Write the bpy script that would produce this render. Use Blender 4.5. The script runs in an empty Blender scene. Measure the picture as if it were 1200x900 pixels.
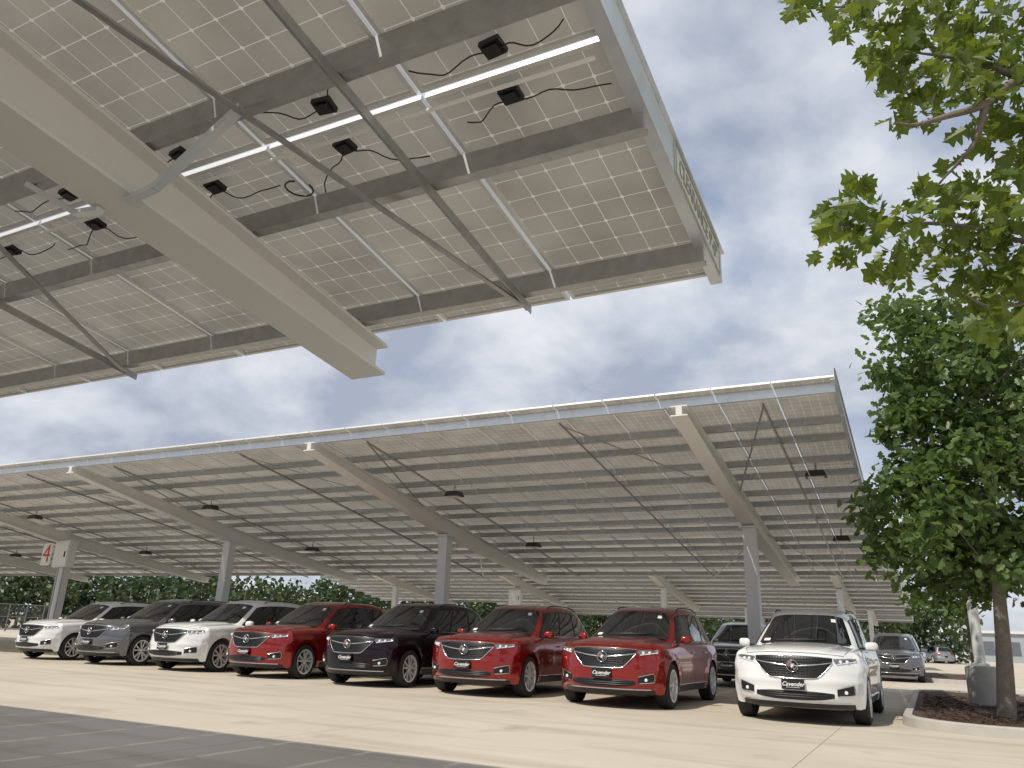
import bpy, bmesh, math, random
from mathutils import Vector, Matrix
random.seed(7)
D=bpy.data; SC=bpy.context.scene; COL=SC.collection
R=math.radians
def lerp(a,b,t): return a+(b-a)*t
def clamp(x,a=0.,b=1.): return max(a,min(b,x))
def interp(t,x):
    if x<=t[0][0]: return t[0][1]
    for i in range(len(t)-1):
        (x0,y0),(x1,y1)=t[i],t[i+1]
        if x<=x1:
            h=x1-x0; s=(x-x0)/h
            m0=(y1-t[i-1][1])/(x1-t[i-1][0]) if i>0 else (y1-y0)/h
            m1=(t[i+2][1]-y0)/(t[i+2][0]-x0) if i+2<len(t) else (y1-y0)/h
            s2=s*s; s3=s2*s
            return (2*s3-3*s2+1)*y0+(s3-2*s2+s)*h*m0+(3*s2-2*s3)*y1+(s3-s2)*h*m1
    return t[-1][1]

# ---------------------------------------------------------------- camera
FPX,PIT,ROL,YAW,CH=905.,R(18.06),R(2.2),R(27.8),1.1
cam=D.cameras.new('camera'); cam.sensor_width=36; cam.lens=FPX/1200*36; cam.clip_end=3000; cam.clip_start=.05
co=D.objects.new('camera',cam); COL.objects.link(co)
co.matrix_world=Matrix.Translation((0,0,CH))@Matrix.Rotation(YAW,4,'Z')@Matrix.Rotation(R(90)+PIT,4,'X')@Matrix.Rotation(ROL,4,'Z')
SC.camera=co
def P(px,py,Y):
    u=px-600; v=450-py; c,s=math.cos(ROL),math.sin(ROL)
    u2=u*c-v*s; v2=u*s+v*c
    yy=FPX*math.cos(PIT)-v2*math.sin(PIT); zz=FPX*math.sin(PIT)+v2*math.cos(PIT)
    X=u2/yy*Y; Z=zz/yy*Y; cy,sy=math.cos(YAW),math.sin(YAW)
    return Vector((cy*X-sy*Y, sy*X+cy*Y, CH+Z))

# ---------------------------------------------------------------- materials
def nd(t,k,**kw):
    n=t.nodes.new(k)
    for a,b in kw.items(): setattr(n,a,b)
    return n
def mixc(t,f,a,b):
    m=nd(t,'ShaderNodeMix',data_type='RGBA')
    for i,v in ((0,f),(6,a),(7,b)):
        if hasattr(v,'is_linked') or hasattr(v,'links'): t.links.new(v,m.inputs[i])
        else: m.inputs[i].default_value=v if i==0 else (*v[:3],1)
    return m.outputs[2]
def pmat(name,col,rough=.5,metal=0,var=.12,scale=6,bump=0,coat=0,bscale=None,spec=.5):
    m=D.materials.new(name); m.use_nodes=True; t=m.node_tree; b=t.nodes['Principled BSDF']
    tc=nd(t,'ShaderNodeTexCoord'); n=nd(t,'ShaderNodeTexNoise'); n.inputs['Scale'].default_value=scale; n.inputs['Detail'].default_value=5
    t.links.new(tc.outputs['Object'],n.inputs['Vector'])
    c=mixc(t,n.outputs['Fac'],[x*(1-var) for x in col],[min(1,x*(1+var)) for x in col])
    t.links.new(c,b.inputs['Base Color'])
    b.inputs['Roughness'].default_value=rough; b.inputs['Metallic'].default_value=metal
    b.inputs['Coat Weight'].default_value=coat; b.inputs['Coat Roughness'].default_value=.04
    b.inputs['Specular IOR Level'].default_value=spec
    if bump:
        n2=nd(t,'ShaderNodeTexNoise'); n2.inputs['Scale'].default_value=bscale or scale*6; n2.inputs['Detail'].default_value=6
        t.links.new(tc.outputs['Object'],n2.inputs['Vector'])
        bp=nd(t,'ShaderNodeBump'); bp.inputs['Strength'].default_value=bump; bp.inputs['Distance'].default_value=.02
        t.links.new(n2.outputs['Fac'],bp.inputs['Height']); t.links.new(bp.outputs[0],b.inputs['Normal'])
    return m
M={}
M['cream']=pmat('beam_paint',(.71,.71,.685),.45,var=.05,scale=2)
M['colpaint']=pmat('column_paint',(.64,.66,.68),.45,var=.06,scale=2)
M['galv']=pmat('galvanised_steel',(.40,.405,.405),.36,.68,.30,14)
M['galvb']=pmat('bright_galvanised_steel',(.66,.70,.74),.38,.6,.15,9)
M['alu']=pmat('aluminium_frame',(.78,.78,.77),.4,.25,.05)
M['white']=pmat('white_conduit',(.88,.88,.86),.4,var=.03)
M['black']=pmat('black_plastic',(.012,.012,.013),.45,var=.3)
M['rubber']=pmat('tyre_rubber',(.018,.018,.018),.75,var=.25,scale=20)
M['glass']=pmat('car_glass',(.008,.010,.011),.04,var=.2,coat=.6)
M['chrome']=pmat('chrome',(.66,.67,.68),.16,1,.03)
M['rim']=pmat('alloy_rim',(.78,.79,.80),.32,.55,.05)
M['grille']=pmat('grille_black',(.010,.010,.011),.35,var=.3,scale=30)
M['slat']=pmat('grille_slat',(.03,.03,.032),.3,.6,.1)
M['lampd']=pmat('headlamp_housing',(.20,.21,.22),.10,.6,.15,coat=1)
M['lampw']=pmat('headlamp_lens',(.80,.82,.84),.08,.1,.04,coat=1)
M['tail']=pmat('tail_lamp_red',(.30,.008,.008),.15,var=.15,coat=1)
M['paper']=pmat('paper_sticker',(.75,.76,.75),.6,var=.05)
M['mulch']=pmat('bark_mulch',(.075,.045,.03),.9,var=.55,scale=18,bump=1.,bscale=30)
M['kerb']=pmat('kerb_concrete',(.42,.40,.36),.85,var=.22,scale=3,bump=.3)
M['conc']=pmat('pole_base_concrete',(.36,.35,.33),.85,var=.25,scale=4,bump=.3)
M['bark']=pmat('tree_bark',(.19,.16,.13),.9,var=.4,scale=9,bump=1.,bscale=25)
M['signp']=pmat('sign_grey_plate',(.56,.57,.53),.5,var=.05)
M['signl']=pmat('sign_faded_lettering',(.27,.28,.19),.5,var=.08)
M['lampbox']=pmat('lamp_housing',(.03,.028,.026),.5,var=.1)
M['lens']=pmat('lamp_lens',(.55,.55,.50),.3,var=.05)
M['boxw']=pmat('cabinet_white',(.68,.69,.68),.4,var=.05)
M['fence']=pmat('fence_steel',(.16,.16,.16),.6,.2,.2,5)
M['red']=pmat('red_tag',(.5,.03,.02),.5)
M['wall']=pmat('far_wall',(.34,.37,.40),.7,var=.08,scale=.4)
M['winb']=pmat('far_window',(.12,.14,.16),.2)
def paint(n,c,met,coat=1,rough=.24,spec=.5): return pmat(n,c,rough,met,.04,2,coat=coat,spec=spec)
PAINT={'white':paint('white_paint',(.76,.77,.77),0),'red':paint('red_paint',(.285,.008,.006),.55,1,.22),
 'black':paint('black_paint',(.007,.002,.006),0,.25,.2,.3),'grey':paint('grey_paint',(.135,.14,.15),.5),'silver':paint('silver_paint',(.30,.31,.32),.5),'blue':paint('blue_paint',(.03,.06,.14),.4)}
# bifacial solar panel: cells and light grid lines by UV, some light passes through
def solar_mat():
    m=D.materials.new('solar_cells'); m.use_nodes=True; t=m.node_tree; b=t.nodes['Principled BSDF']; out=t.nodes['Material Output']
    uv=nd(t,'ShaderNodeUVMap'); sp=nd(t,'ShaderNodeSeparateXYZ'); t.links.new(uv.outputs[0],sp.inputs[0])
    def mt(op,a,bb=None):
        n=nd(t,'ShaderNodeMath',operation=op)
        for i,v in enumerate((a,bb)):
            if v is None: continue
            if isinstance(v,(int,float)): n.inputs[i].default_value=v
            else: t.links.new(v,n.inputs[i])
        return n.outputs[0]
    fx=mt('ABSOLUTE',mt('SUBTRACT',mt('FRACT',mt('MULTIPLY',sp.outputs[0],6.)),.5))
    fy=mt('ABSOLUTE',mt('SUBTRACT',mt('FRACT',mt('MULTIPLY',sp.outputs[1],11.)),.5))
    ln=mt('MAXIMUM',mt('GREATER_THAN',fx,.486),mt('GREATER_THAN',fy,.486))
    dm=mt('GREATER_THAN',mt('ADD',fx,fy),.91)
    mk=mt('MAXIMUM',ln,dm)
    tc=nd(t,'ShaderNodeTexCoord'); n=nd(t,'ShaderNodeTexNoise'); n.inputs['Scale'].default_value=1.4; n.inputs['Detail'].default_value=5
    t.links.new(tc.outputs['Object'],n.inputs['Vector'])
    r=nd(t,'ShaderNodeMapRange'); r.inputs['From Min'].default_value=.32; r.inputs['From Max'].default_value=.68; t.links.new(n.outputs['Fac'],r.inputs[0])
    oi=nd(t,'ShaderNodeObjectInfo')
    fac=mt('ADD',mt('MULTIPLY',r.outputs[0],.65),mt('MULTIPLY',oi.outputs['Random'],.35))
    base=mixc(t,fac,(.27,.255,.23),(.46,.44,.40))
    t.links.new(mixc(t,mk,base,(.66,.645,.61)),b.inputs['Base Color'])
    b.inputs['Roughness'].default_value=.22
    tr=nd(t,'ShaderNodeBsdfTranslucent'); t.links.new(mixc(t,mk,mixc(t,fac,(.42,.39,.335),(.68,.64,.56)),(.98,.95,.88)),tr.inputs[0])
    ms=nd(t,'ShaderNodeMixShader'); ms.inputs[0].default_value=.20
    t.links.new(b.outputs[0],ms.inputs[1]); t.links.new(tr.outputs[0],ms.inputs[2]); t.links.new(ms.outputs[0],out.inputs[0])
    return m
M['cells']=solar_mat()
def leaf_mat(name,cols,trans=.35,tcol=(.16,.30,.03)):
    m=D.materials.new(name); m.use_nodes=True; t=m.node_tree; b=t.nodes['Principled BSDF']; o=t.nodes['Material Output']
    g=nd(t,'ShaderNodeNewGeometry'); r=nd(t,'ShaderNodeValToRGB')
    e=r.color_ramp.elements
    e[0].color=(*cols[0],1); e[1].color=(*cols[-1],1)
    for i,c in enumerate(cols[1:-1]): x=e.new((i+1)/(len(cols)-1)); x.color=(*c,1)
    t.links.new(g.outputs['Random Per Island'],r.inputs[0]); t.links.new(r.outputs[0],b.inputs['Base Color'])
    b.inputs['Roughness'].default_value=.42
    tr=nd(t,'ShaderNodeBsdfTranslucent'); t.links.new(mixc(t,.5,r.outputs[0],tcol),tr.inputs[0])
    ms=nd(t,'ShaderNodeMixShader'); ms.inputs[0].default_value=trans
    t.links.new(b.outputs[0],ms.inputs[1]); t.links.new(tr.outputs[0],ms.inputs[2]); t.links.new(ms.outputs[0],o.inputs[0])
    return m
M['leafn']=leaf_mat('near_leaves',[(.060,.105,.017),(.10,.155,.024),(.145,.195,.03),(.07,.12,.02)],.45,(.32,.37,.03))
M['leafm']=leaf_mat('oak_leaves',[(.055,.105,.03),(.09,.15,.044),(.14,.205,.06),(.068,.125,.04)],.40,(.26,.36,.07))
M['leaff']=leaf_mat('far_leaves',[(.022,.04,.015),(.04,.066,.022),(.06,.09,.032)],.15)
def ground_mat():
    m=D.materials.new('concrete_paving'); m.use_nodes=True; t=m.node_tree; b=t.nodes['Principled BSDF']
    tc=nd(t,'ShaderNodeTexCoord')
    def noise(sc,det,mp=None):
        n=nd(t,'ShaderNodeTexNoise'); n.inputs['Scale'].default_value=sc; n.inputs['Detail'].default_value=det
        if mp:
            q=nd(t,'ShaderNodeMapping'); q.inputs['Scale'].default_value=mp; t.links.new(tc.outputs['Object'],q.inputs[0]); t.links.new(q.outputs[0],n.inputs['Vector'])
        else: t.links.new(tc.outputs['Object'],n.inputs['Vector'])
        return n.outputs['Fac']
    def ramp(f,a,bb):
        r=nd(t,'ShaderNodeMapRange'); r.inputs['From Min'].default_value=a; r.inputs['From Max'].default_value=bb; t.links.new(f,r.inputs[0]); return r.outputs[0]
    c=mixc(t,ramp(noise(.35,6),.3,.7),(.475,.42,.33),(.59,.535,.44))
    c=mixc(t,ramp(noise(1.2,8,(.25,1.6,1)),.50,.78),c,(.385,.335,.265))
    c=mixc(t,ramp(noise(.9,5),.62,.74),c,(.375,.33,.27))
    c=mixc(t,ramp(noise(40,4),.45,.9),c,(.50,.46,.39))
    sp=nd(t,'ShaderNodeSeparateXYZ'); t.links.new(tc.outputs['Object'],sp.inputs[0])
    def mt(op,a,v):
        n=nd(t,'ShaderNodeMath',operation=op); t.links.new(a,n.inputs[0])
        if isinstance(v,(int,float)): n.inputs[1].default_value=v
        else: t.links.new(v,n.inputs[1])
        return n.outputs[0]
    def line(o,per,off): 
        return mt('LESS_THAN',mt('FRACT',mt('MULTIPLY',mt('ADD',o,off),1/per),0),.014/per)
    mk=mt('MAXIMUM',line(sp.outputs[0],4.9,1.3),line(sp.outputs[1],4.3,2.1))
    c=mixc(t,mt('MULTIPLY',mk,.6),c,(.16,.14,.11))
    t.links.new(c,b.inputs['Base Color']); b.inputs['Roughness'].default_value=.85; b.inputs['Specular IOR Level'].default_value=.15
    bp=nd(t,'ShaderNodeBump'); bp.inputs['Strength'].default_value=.25; bp.inputs['Distance'].default_value=.01
    t.links.new(noise(60,5),bp.inputs['Height']); t.links.new(bp.outputs[0],b.inputs['Normal'])
    return m
M['ground']=ground_mat()

# ---------------------------------------------------------------- mesh builder
class MB:
    def __init__(s): s.v=[];s.f=[];s.m=[];s.uv=[];s.cm=0
    def add(s,vs,fs,uvs=None):
        o=len(s.v); s.v+=[tuple(p) for p in vs]
        for i,f in enumerate(fs):
            s.f.append(tuple(o+k for k in f)); s.m.append(s.cm); s.uv.append(uvs[i] if uvs else None)
    def hexa(s,c): s.add(c,[(0,3,2,1),(4,5,6,7),(0,1,5,4),(1,2,6,5),(2,3,7,6),(3,0,4,7)])
    def box(s,x0,x1,y0,y1,z0,z1):
        s.hexa([(x0,y0,z0),(x1,y0,z0),(x1,y1,z0),(x0,y1,z0),(x0,y0,z1),(x1,y0,z1),(x1,y1,z1),(x0,y1,z1)])
    def bar(s,p,q,w,h,up=(0,0,1)):
        p=Vector(p);q=Vector(q);d=(q-p).normalized();r=d.cross(Vector(up)).normalized();u=r.cross(d)
        r=r*w/2;u=u*h/2
        s.hexa([p-r-u,p+r-u,q+r-u,q-r-u,p-r+u,p+r+u,q+r+u,q-r+u])
    def path(s,pts,rad,n=8,closed=False):
        pts=[Vector(p) for p in pts]; k=len(pts); vs=[]
        for i,p in enumerate(pts):
            a=pts[i-1] if (i>0 or closed) else p; b=pts[(i+1)%k] if (i<k-1 or closed) else p
            d=(b-a); d=d.normalized() if d.length>1e-9 else Vector((0,0,1))
            up=Vector((0,0,1)) if abs(d.z)<.9 else Vector((0,1,0))
            r=d.cross(up).normalized(); u=r.cross(d); rr=rad[i] if isinstance(rad,(list,tuple)) else rad
            for j in range(n):
                t=2*math.pi*j/n; vs.append(p+r*rr*math.cos(t)+u*rr*math.sin(t))
        fs=[]
        for i in range(k if closed else k-1):
            for j in range(n): fs.append((i*n+j,i*n+(j+1)%n,((i+1)%k)*n+(j+1)%n,((i+1)%k)*n+j))
        if not closed: fs+= [tuple(range(n))[::-1],tuple((k-1)*n+j for j in range(n))]
        s.add(vs,fs)
    def grid(s,fn,us,vs_):
        nu,nv=len(us),len(vs_)
        s.add([fn(u,v) for u in us for v in vs_],[(i*nv+j,(i+1)*nv+j,(i+1)*nv+j+1,i*nv+j+1) for i in range(nu-1) for j in range(nv-1)])
    def patch(s,fn,u0,u1,lo,hi,nu=10,nv=4):
        us=[lerp(u0,u1,i/nu) for i in range(nu+1)]
        s.grid(lambda u,t: fn(u,lerp(lo(u),hi(u),t)),us,[j/nv for j in range(nv+1)])
    def lathe(s,prof,c,n=28,axis='x',closed=True):
        vs=[]
        for (a,r) in prof:
            for j in range(n):
                t=2*math.pi*j/n
                if axis=='x': vs.append((c[0]+a,c[1]+r*math.cos(t),c[2]+r*math.sin(t)))
                elif axis=='y': vs.append((c[0]+r*math.cos(t),c[1]+a,c[2]+r*math.sin(t)))
                else: vs.append((c[0]+r*math.cos(t),c[1]+r*math.sin(t),c[2]+a))
        k=len(prof); fs=[]
        for i in range(k if closed else k-1):
            for j in range(n): fs.append((i*n+j,i*n+(j+1)%n,((i+1)%k)*n+(j+1)%n,((i+1)%k)*n+j))
        if not closed: fs+=[tuple(range(n)),tuple((k-1)*n+j for j in range(n))]
        s.add(vs,fs)
    def mesh(s,name,mats,smooth=None,weld=False):
        me=D.meshes.new(name); me.from_pydata(s.v,[],s.f)
        for m in mats: me.materials.append(m)
        me.polygons.foreach_set('material_index',s.m)
        if any(s.uv):
            l=me.uv_layers.new(name='UVMap'); i=0
            for f,u in zip(s.f,s.uv):
                for k in range(len(f)):
                    if u: l.data[i].uv=u[k]
                    i+=1
        if weld:
            b=bmesh.new(); b.from_mesh(me); bmesh.ops.remove_doubles(b,verts=b.verts,dist=1e-4)
            bmesh.ops.recalc_face_normals(b,faces=b.faces); b.to_mesh(me); b.free()
        if smooth is not None:
            me.polygons.foreach_set('use_smooth',[True]*len(me.polygons)); me.set_sharp_from_angle(angle=R(smooth))
        me.update(); return me
    def build(s,name,mats,parent=None,smooth=None,weld=False):
        if not isinstance(mats,(list,tuple)): mats=[mats]
        o=D.objects.new(name,s.mesh(name,mats,smooth,weld)); COL.objects.link(o)
        if parent: o.parent=parent
        return o
def empty(name,loc,label,cat,group=None):
    o=D.objects.new(name,None); o.empty_display_size=.3; COL.objects.link(o); o.location=loc
    o['label']=label; o['category']=cat
    if group: o['group']=group
    return o
def tag(o,label,cat,group=None):
    o['label']=label; o['category']=cat
    if group: o['group']=group
    return o
def struct(o): o['kind']='structure'; return o
def copy_tree(o,parent=None):
    c=o.copy(); COL.objects.link(c); c.parent=parent
    for ch in list(o.children): copy_tree(ch,c)
    return c
def text_mesh(txt,size,ext,shear=0,bold=0):
    cu=D.curves.new('lettering','FONT'); cu.body=txt; cu.size=size; cu.extrude=ext; cu.align_x='CENTER'; cu.align_y='CENTER'; cu.shear=shear; cu.offset=bold
    o=D.objects.new('lettering',cu); COL.objects.link(o)
    dg=bpy.context.evaluated_depsgraph_get(); dg.update()
    me=D.meshes.new_from_object(o.evaluated_get(dg)); D.objects.remove(o); return me

# ---------------------------------------------------------------- ground
g=MB(); g.grid(lambda u,v:(u,v,0),[-500,-60,-20,0,20,60,500],[-500,-60,0,60,500]); struct(g.build('ground',M['ground']))

# ---------------------------------------------------------------- solar canopies
PX=.98; DEP=12.8; ROWS=7; PY=DEP/ROWS; SL=.1545; TH=math.atan(SL); ct,st=math.cos(TH),math.sin(TH)
def zp(y): return 5.2-SL*y
HX,HY=.4785,PY/ct/2-.008
def rowy(r): return (r+.5)*PY+(.010 if r==ROWS-1 else -.004)
def panel_geo(mb,xc=0,yc=0,zc=0,rot=False):
    def T(p):
        x,y,z=p
        return (xc+x,yc+y*ct+z*st,zc-y*st+z*ct) if rot else (xc+x,yc+y,zc+z)
    def bx(x0,x1,y0,y1,z0,z1): mb.hexa([T(p) for p in [(x0,y0,z0),(x1,y0,z0),(x1,y1,z0),(x0,y1,z0),(x0,y0,z1),(x1,y0,z1),(x1,y1,z1),(x0,y1,z1)]])
    f=.022; h=.032
    mb.cm=0
    bx(-HX,-HX+f,-HY,HY,0,h);bx(HX-f,HX,-HY,HY,0,h);bx(-HX+f,HX-f,-HY,-HY+f,0,h);bx(-HX+f,HX-f,HY-f,HY,0,h)
    a,b=HX-f,HY-f
    mb.cm=1; mb.add([T(p) for p in [(-a,-b,.024),(a,-b,.024),(a,b,.024),(-a,b,.024)]],[(0,3,2,1)],[[(0,0),(0,1),(1,1),(1,0)]])
pm=[M['alu'],M['cells']]
_p=MB(); panel_geo(_p); PANEL=_p.mesh('solar_panel',pm)
def canopy(xr,y0,ncol,npart,beams,label,detail=2,group=None):
    root=empty('solar_canopy',(xr,y0,0),label,'solar canopy',group); L=ncol*PX
    for c in range(min(npart,ncol)):
        for r in range(ROWS):
            o=D.objects.new('solar_panel',PANEL); COL.objects.link(o); o.parent=root
            y=rowy(r); o.location=(-(c+.5)*PX,y,zp(y)); o.rotation_euler=(-TH,0,0)
    if ncol>npart:
        mb=MB()
        for c in range(npart,ncol):
            for r in range(ROWS):
                y=rowy(r); panel_geo(mb,-(c+.5)*PX,y,zp(y),True)
        o=mb.build('solar_panel',pm,root); o['kind']='stuff'
    # purlins: two per panel row, C sections
    for r in range(ROWS):
        for e in (.2 if r==0 else .40,PY-(.36 if r==ROWS-1 else .36)):
            y=r*PY+e; z=zp(y)-.012; mb=MB(); d=.125
            front=(r==0 and e<.5)
            if front: d=.15
            t=.012
            mb.box(-L,-.02,y-t/2,y+t/2,z-d,z)
            mb.box(-L,-.02,y+t/2+.0005,y+.05,z-d,z-d+t); mb.box(-L,-.02,y+t/2+.0005,y+.05,z-t-.012,z-.012)
            mb.box(-L,-.02,y+.0505,y+.0505+t,z-d,z-d+.028)
            mb.build('purlin',M['galvb'] if front else M['galv'],root)
    ye=DEP-.06
    for bxx in beams:
        # tapered wide-flange beam
        w=.15; mb=MB(); ys=[.12,2.5,6.0,9.5,ye]; dp=[.19,.31,.42,.34,.23]; top=[zp(y)-.15-(.015 if y<.5 else 0) for y in ys]
        def strip(x0,x1,za,zb_):
            vs=[]
            for i,y in enumerate(ys):
                a_,b_=za(i),zb_(i); vs+=[(x0,y,a_),(x1,y,a_),(x1,y,b_),(x0,y,b_)]
            n=len(ys)-1; fs=[(i*4+j,i*4+(j+1)%4,(i+1)*4+(j+1)%4,(i+1)*4+j) for i in range(n) for j in range(4)]+[(0,3,2,1),(n*4,n*4+1,n*4+2,n*4+3)]
            mb.add(vs,fs)
        strip(bxx-w,bxx+w,lambda i:top[i]-dp[i],lambda i:top[i]-dp[i]+.022)
        strip(bxx-w,bxx+w,lambda i:top[i]-.022,lambda i:top[i])
        strip(bxx-.055,bxx+.055,lambda i:top[i]-dp[i]+.0225,lambda i:top[i]-.0225)
        mb.build('beam',M['cream'],root)
        zc=zp(6.0)-.15-.42
        mb=MB(); mb.box(bxx-.14,bxx+.14,6-.14,6+.14,.03,zc-.03); mb.box(bxx-.22,bxx+.22,6-.22,6+.22,0,.03); mb.box(bxx-.19,bxx+.19,6-.25,6+.25,zc-.03,zc+.01)
        mb.build('column',M['colpaint'],root)
        if detail>=1:
            for dx in (1.37,-2.38):
                mb=MB(); x=bxx+dx; zo=-.155
                mb.bar((x,.4,zp(.4)+zo),(x,DEP-.22,zp(DEP-.22)+zo),.038,.026); mb.bar((x+.017,.4,zp(.4)+zo-.026),(x+.017,DEP-.22,zp(DEP-.22)+zo-.026),.005,.03)
                mb.build('tie_bar',M['galv'],root)
                for (ya,yb) in ((DEP-.30,DEP-4.8),(.45,4.6)):
                    mb=MB(); mb.bar((x,ya,zp(ya)-.181),(bxx+math.copysign(.1,dx),yb,zp(yb)-.181),.035,.012); mb.build('diagonal_brace',M['galv'],root)
        if detail>=2:
            for sgn in (-1,1):
                for yb in (DEP-2.2,DEP-5.7,2.1):
                    mb=MB(); t_=interp(list(zip(ys,dp)),yb)
                    p0=(bxx+sgn*.82,yb,zp(yb)-.14); p1=(bxx+sgn*.30,yb,zp(yb)-.17-t_*.9); p2=(bxx+sgn*.1,yb,zp(yb)-.165-t_)
                    mb.bar(p0,p1,.045,.03); mb.bar(p1,p2,.045,.025); mb.build('knee_brace',M['galvb'],root)
    # end channel on the right side and seam conduits
    mb=MB()
    def sl(x0,x1,a,b_,ya=-.01,yb=DEP+.02):
        mb.hexa([(x0,ya,zp(ya)+a),(x1,ya,zp(ya)+a),(x1,yb,zp(yb)+a),(x0,yb,zp(yb)+a),(x0,ya,zp(ya)+b_),(x1,ya,zp(ya)+b_),(x1,yb,zp(yb)+b_),(x0,yb,zp(yb)+b_)])
    sl(-.006,.0,-.05,.15); sl(-.07,-.0065,-.05,-.038); sl(.0005,.02,.14,.15)
    mb.build('end_channel',M['galvb'],root)
    for k in (2,4,6):
        mb=MB(); y=k*PY+.042; mb.path([(-L+.2,y,zp(y)-.052),(-.12,y,zp(y)-.052)],.010,8); mb.build('conduit',M['white'],root)
    return root
b2=[-2.55-8.3*k for k in range(7)]
C1=canopy(-.87,-8.5,30,14,[-2.55-8.3*k for k in range(4)],'large near solar canopy overhead at upper left, seen from below',2)
C2=canopy(-.87,12.6,56,14,b2,'long solar canopy standing over the row of parked cars',1)
C3=canopy(-.87,33.7,34,0,b2[:4],'second solar canopy just behind the one over the parked cars',0)
C4=canopy(-.87,54.8,34,0,b2[:4],'third far solar canopy, the last one behind the parked cars',0)
# junction boxes and cables under the near canopy
jb=MB(); jb.box(-.05,.05,-.042,.042,-.03,-.003); jb.box(-.036,.036,-.028,.028,-.042,-.0302); JB=jb.mesh('junction_box',[M['black']])
for k in (6,4):
    for c in range(11):
        for sgn in (-1,1):
            x=-(c+.5)*PX+random.uniform(-.08,.08); y=k*PY+sgn*.13
            o=D.objects.new('junction_box',JB); COL.objects.link(o); o.parent=C1; o.location=(x,y,zp(y)); o.rotation_euler=(-TH,0,random.uniform(-.15,.15))
            for e in (-1,1):
                mb=MB(); q=[]
                x1=x+e*random.uniform(.25,.5); y1=y+sgn*random.uniform(.02,.25); ph=random.uniform(0,6)
                for i in range(13):
                    s=i/12; yy=lerp(y,y1,s)+.04*math.sin(s*6.3+ph)*s; q.append((lerp(x,x1,s),yy,zp(yy)-.03-.06*math.sin(math.pi*s)*(.6+.4*math.sin(s*9+ph))))
                mb.path(q,.0035,6); mb.build('cable',M['black'],C1,60)
for c in range(1,9):
    y=random.choice((8.7,10.2,11.2)); x=-c*PX; mb=MB(); q=[]
    for i in range(15):
        a=i/14*5.2; q.append((x+.07*math.cos(a)+.05,y+.08*math.sin(a),zp(y)-.09-.01*i/14))
    mb.path(q,.005,6); mb.build('cable',M['black'],C1,60)
# clearance sign on the end channel of the near canopy
cs=empty('clearance_sign',(-.87,3.4,3.0),'faded clearance sign with grey green letters on the end edge of the near overhead canopy','sign')
ya,yb=3.30,4.25
def cz(y): return zp(y+8.5)
def slab(mb,x0,x1,a,b_,ya,yb):
    mb.hexa([(x0,ya-3.4,cz(ya)+a-3),(x1,ya-3.4,cz(ya)+a-3),(x1,yb-3.4,cz(yb)+a-3),(x0,yb-3.4,cz(yb)+a-3),(x0,ya-3.4,cz(ya)+b_-3),(x1,ya-3.4,cz(ya)+b_-3),(x1,yb-3.4,cz(yb)+b_-3),(x0,yb-3.4,cz(yb)+b_-3)])
mb=MB(); slab(mb,.0015,.006,-.048,.135,ya,yb); mb.build('sign_plate',M['signp'],cs)
mb=MB(); slab(mb,.0065,.008,-.046,-.038,ya+.01,yb-.01); slab(mb,.0065,.008,.123,.131,ya+.01,yb-.01); slab(mb,.0065,.008,-.0375,.1225,ya+.01,ya+.02); slab(mb,.0065,.008,-.0375,.1225,yb-.02,yb-.01); mb.build('sign_border',M['signl'],cs)
tm=text_mesh("CLEARANCE 9'-0\"",.14,.001,0,.002); tm.materials.append(M['signl'])
o=D.objects.new('lettering',tm); COL.objects.link(o); o.parent=cs; ym=(ya+yb)/2
o.matrix_local=Matrix.Translation((.008,ym-3.4,cz(ym)+.042-3))@Matrix(((0,0,1,0),(ct,st,0,0),(-st,ct,0,0),(0,0,0,1)))@Matrix.Diagonal((.75,1,1,1))
# lamps hanging under the canopy over the cars
def lamp_proto():
    r=empty('canopy_lamp',(0,0,0),'small dark lamp hung under the long canopy over the parked cars','lamp','lamps under the long canopy')
    mb=MB(); mb.hexa([(-.2,-.16,-.12),(.2,-.16,-.12),(.2,.16,-.12),(-.2,.16,-.12),(-.15,-.12,0),(.15,-.12,0),(.15,.12,0),(-.15,.12,0)]); mb.build('housing',M['lampbox'],r)
    mb=MB(); mb.box(-.15,.15,-.11,.11,-.135,-.121); mb.build('lens',M['lens'],r)
    mb=MB(); mb.path([(0,0,0),(0,0,.17)],.02,8); mb.build('stem',M['galv'],r)
    return r
lp=lamp_proto(); first=True
for k in range(6):
    for yy in (15.9,20.4):
        o=lp if first else copy_tree(lp); first=False
        o.location=(-1.6-8.25*k,yy,cz(yy-21.1)-.31)

# electrical cabinet on a column
def cabinet(x,y,z,s,label,num=None):
    r=empty('electrical_cabinet',(x,y,z),label,'electrical cabinet')
    mb=MB(); mb.box(-.42*s,.42*s,-.3*s,0,-.45*s,.45*s); mb.box(-.46*s,.46*s,-.33*s,.0,.451*s,.49*s); mb.build('housing',M['boxw'],r)
    mb=MB(); mb.box(-.38*s,.38*s,-.325*s,-.301*s,-.4*s,.4*s); mb.build('door',M['boxw'],r)
    mb=MB(); mb.box(.24*s,.28*s,-.35*s,-.326*s,-.1*s,.1*s); mb.build('handle',M['black'],r)
    mb=MB(); mb.path([(-.2*s,-.15*s,-.45*s),(-.2*s,-.15*s,-z+.05)],.03,8); mb.path([(.1*s,-.15*s,-.45*s),(.1*s,-.15*s,-z+.05)],.03,8); mb.build('conduit',M['galv'],r)
    if num:
        mb=MB(); mb.box(-1.02*s,-.47*s,-.36*s,-.34*s,-.40*s,.40*s); pl=mb.build('number_plate',M['boxw'],r)
        tm=text_mesh(num,.92*s,.004,0,-.004); tm.materials.append(M['red']); o=D.objects.new('number',tm); COL.objects.link(o); o.parent=pl; o.location=(-.745*s,-.366*s,0); o.rotation_euler=(R(90),0,0)
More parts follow.
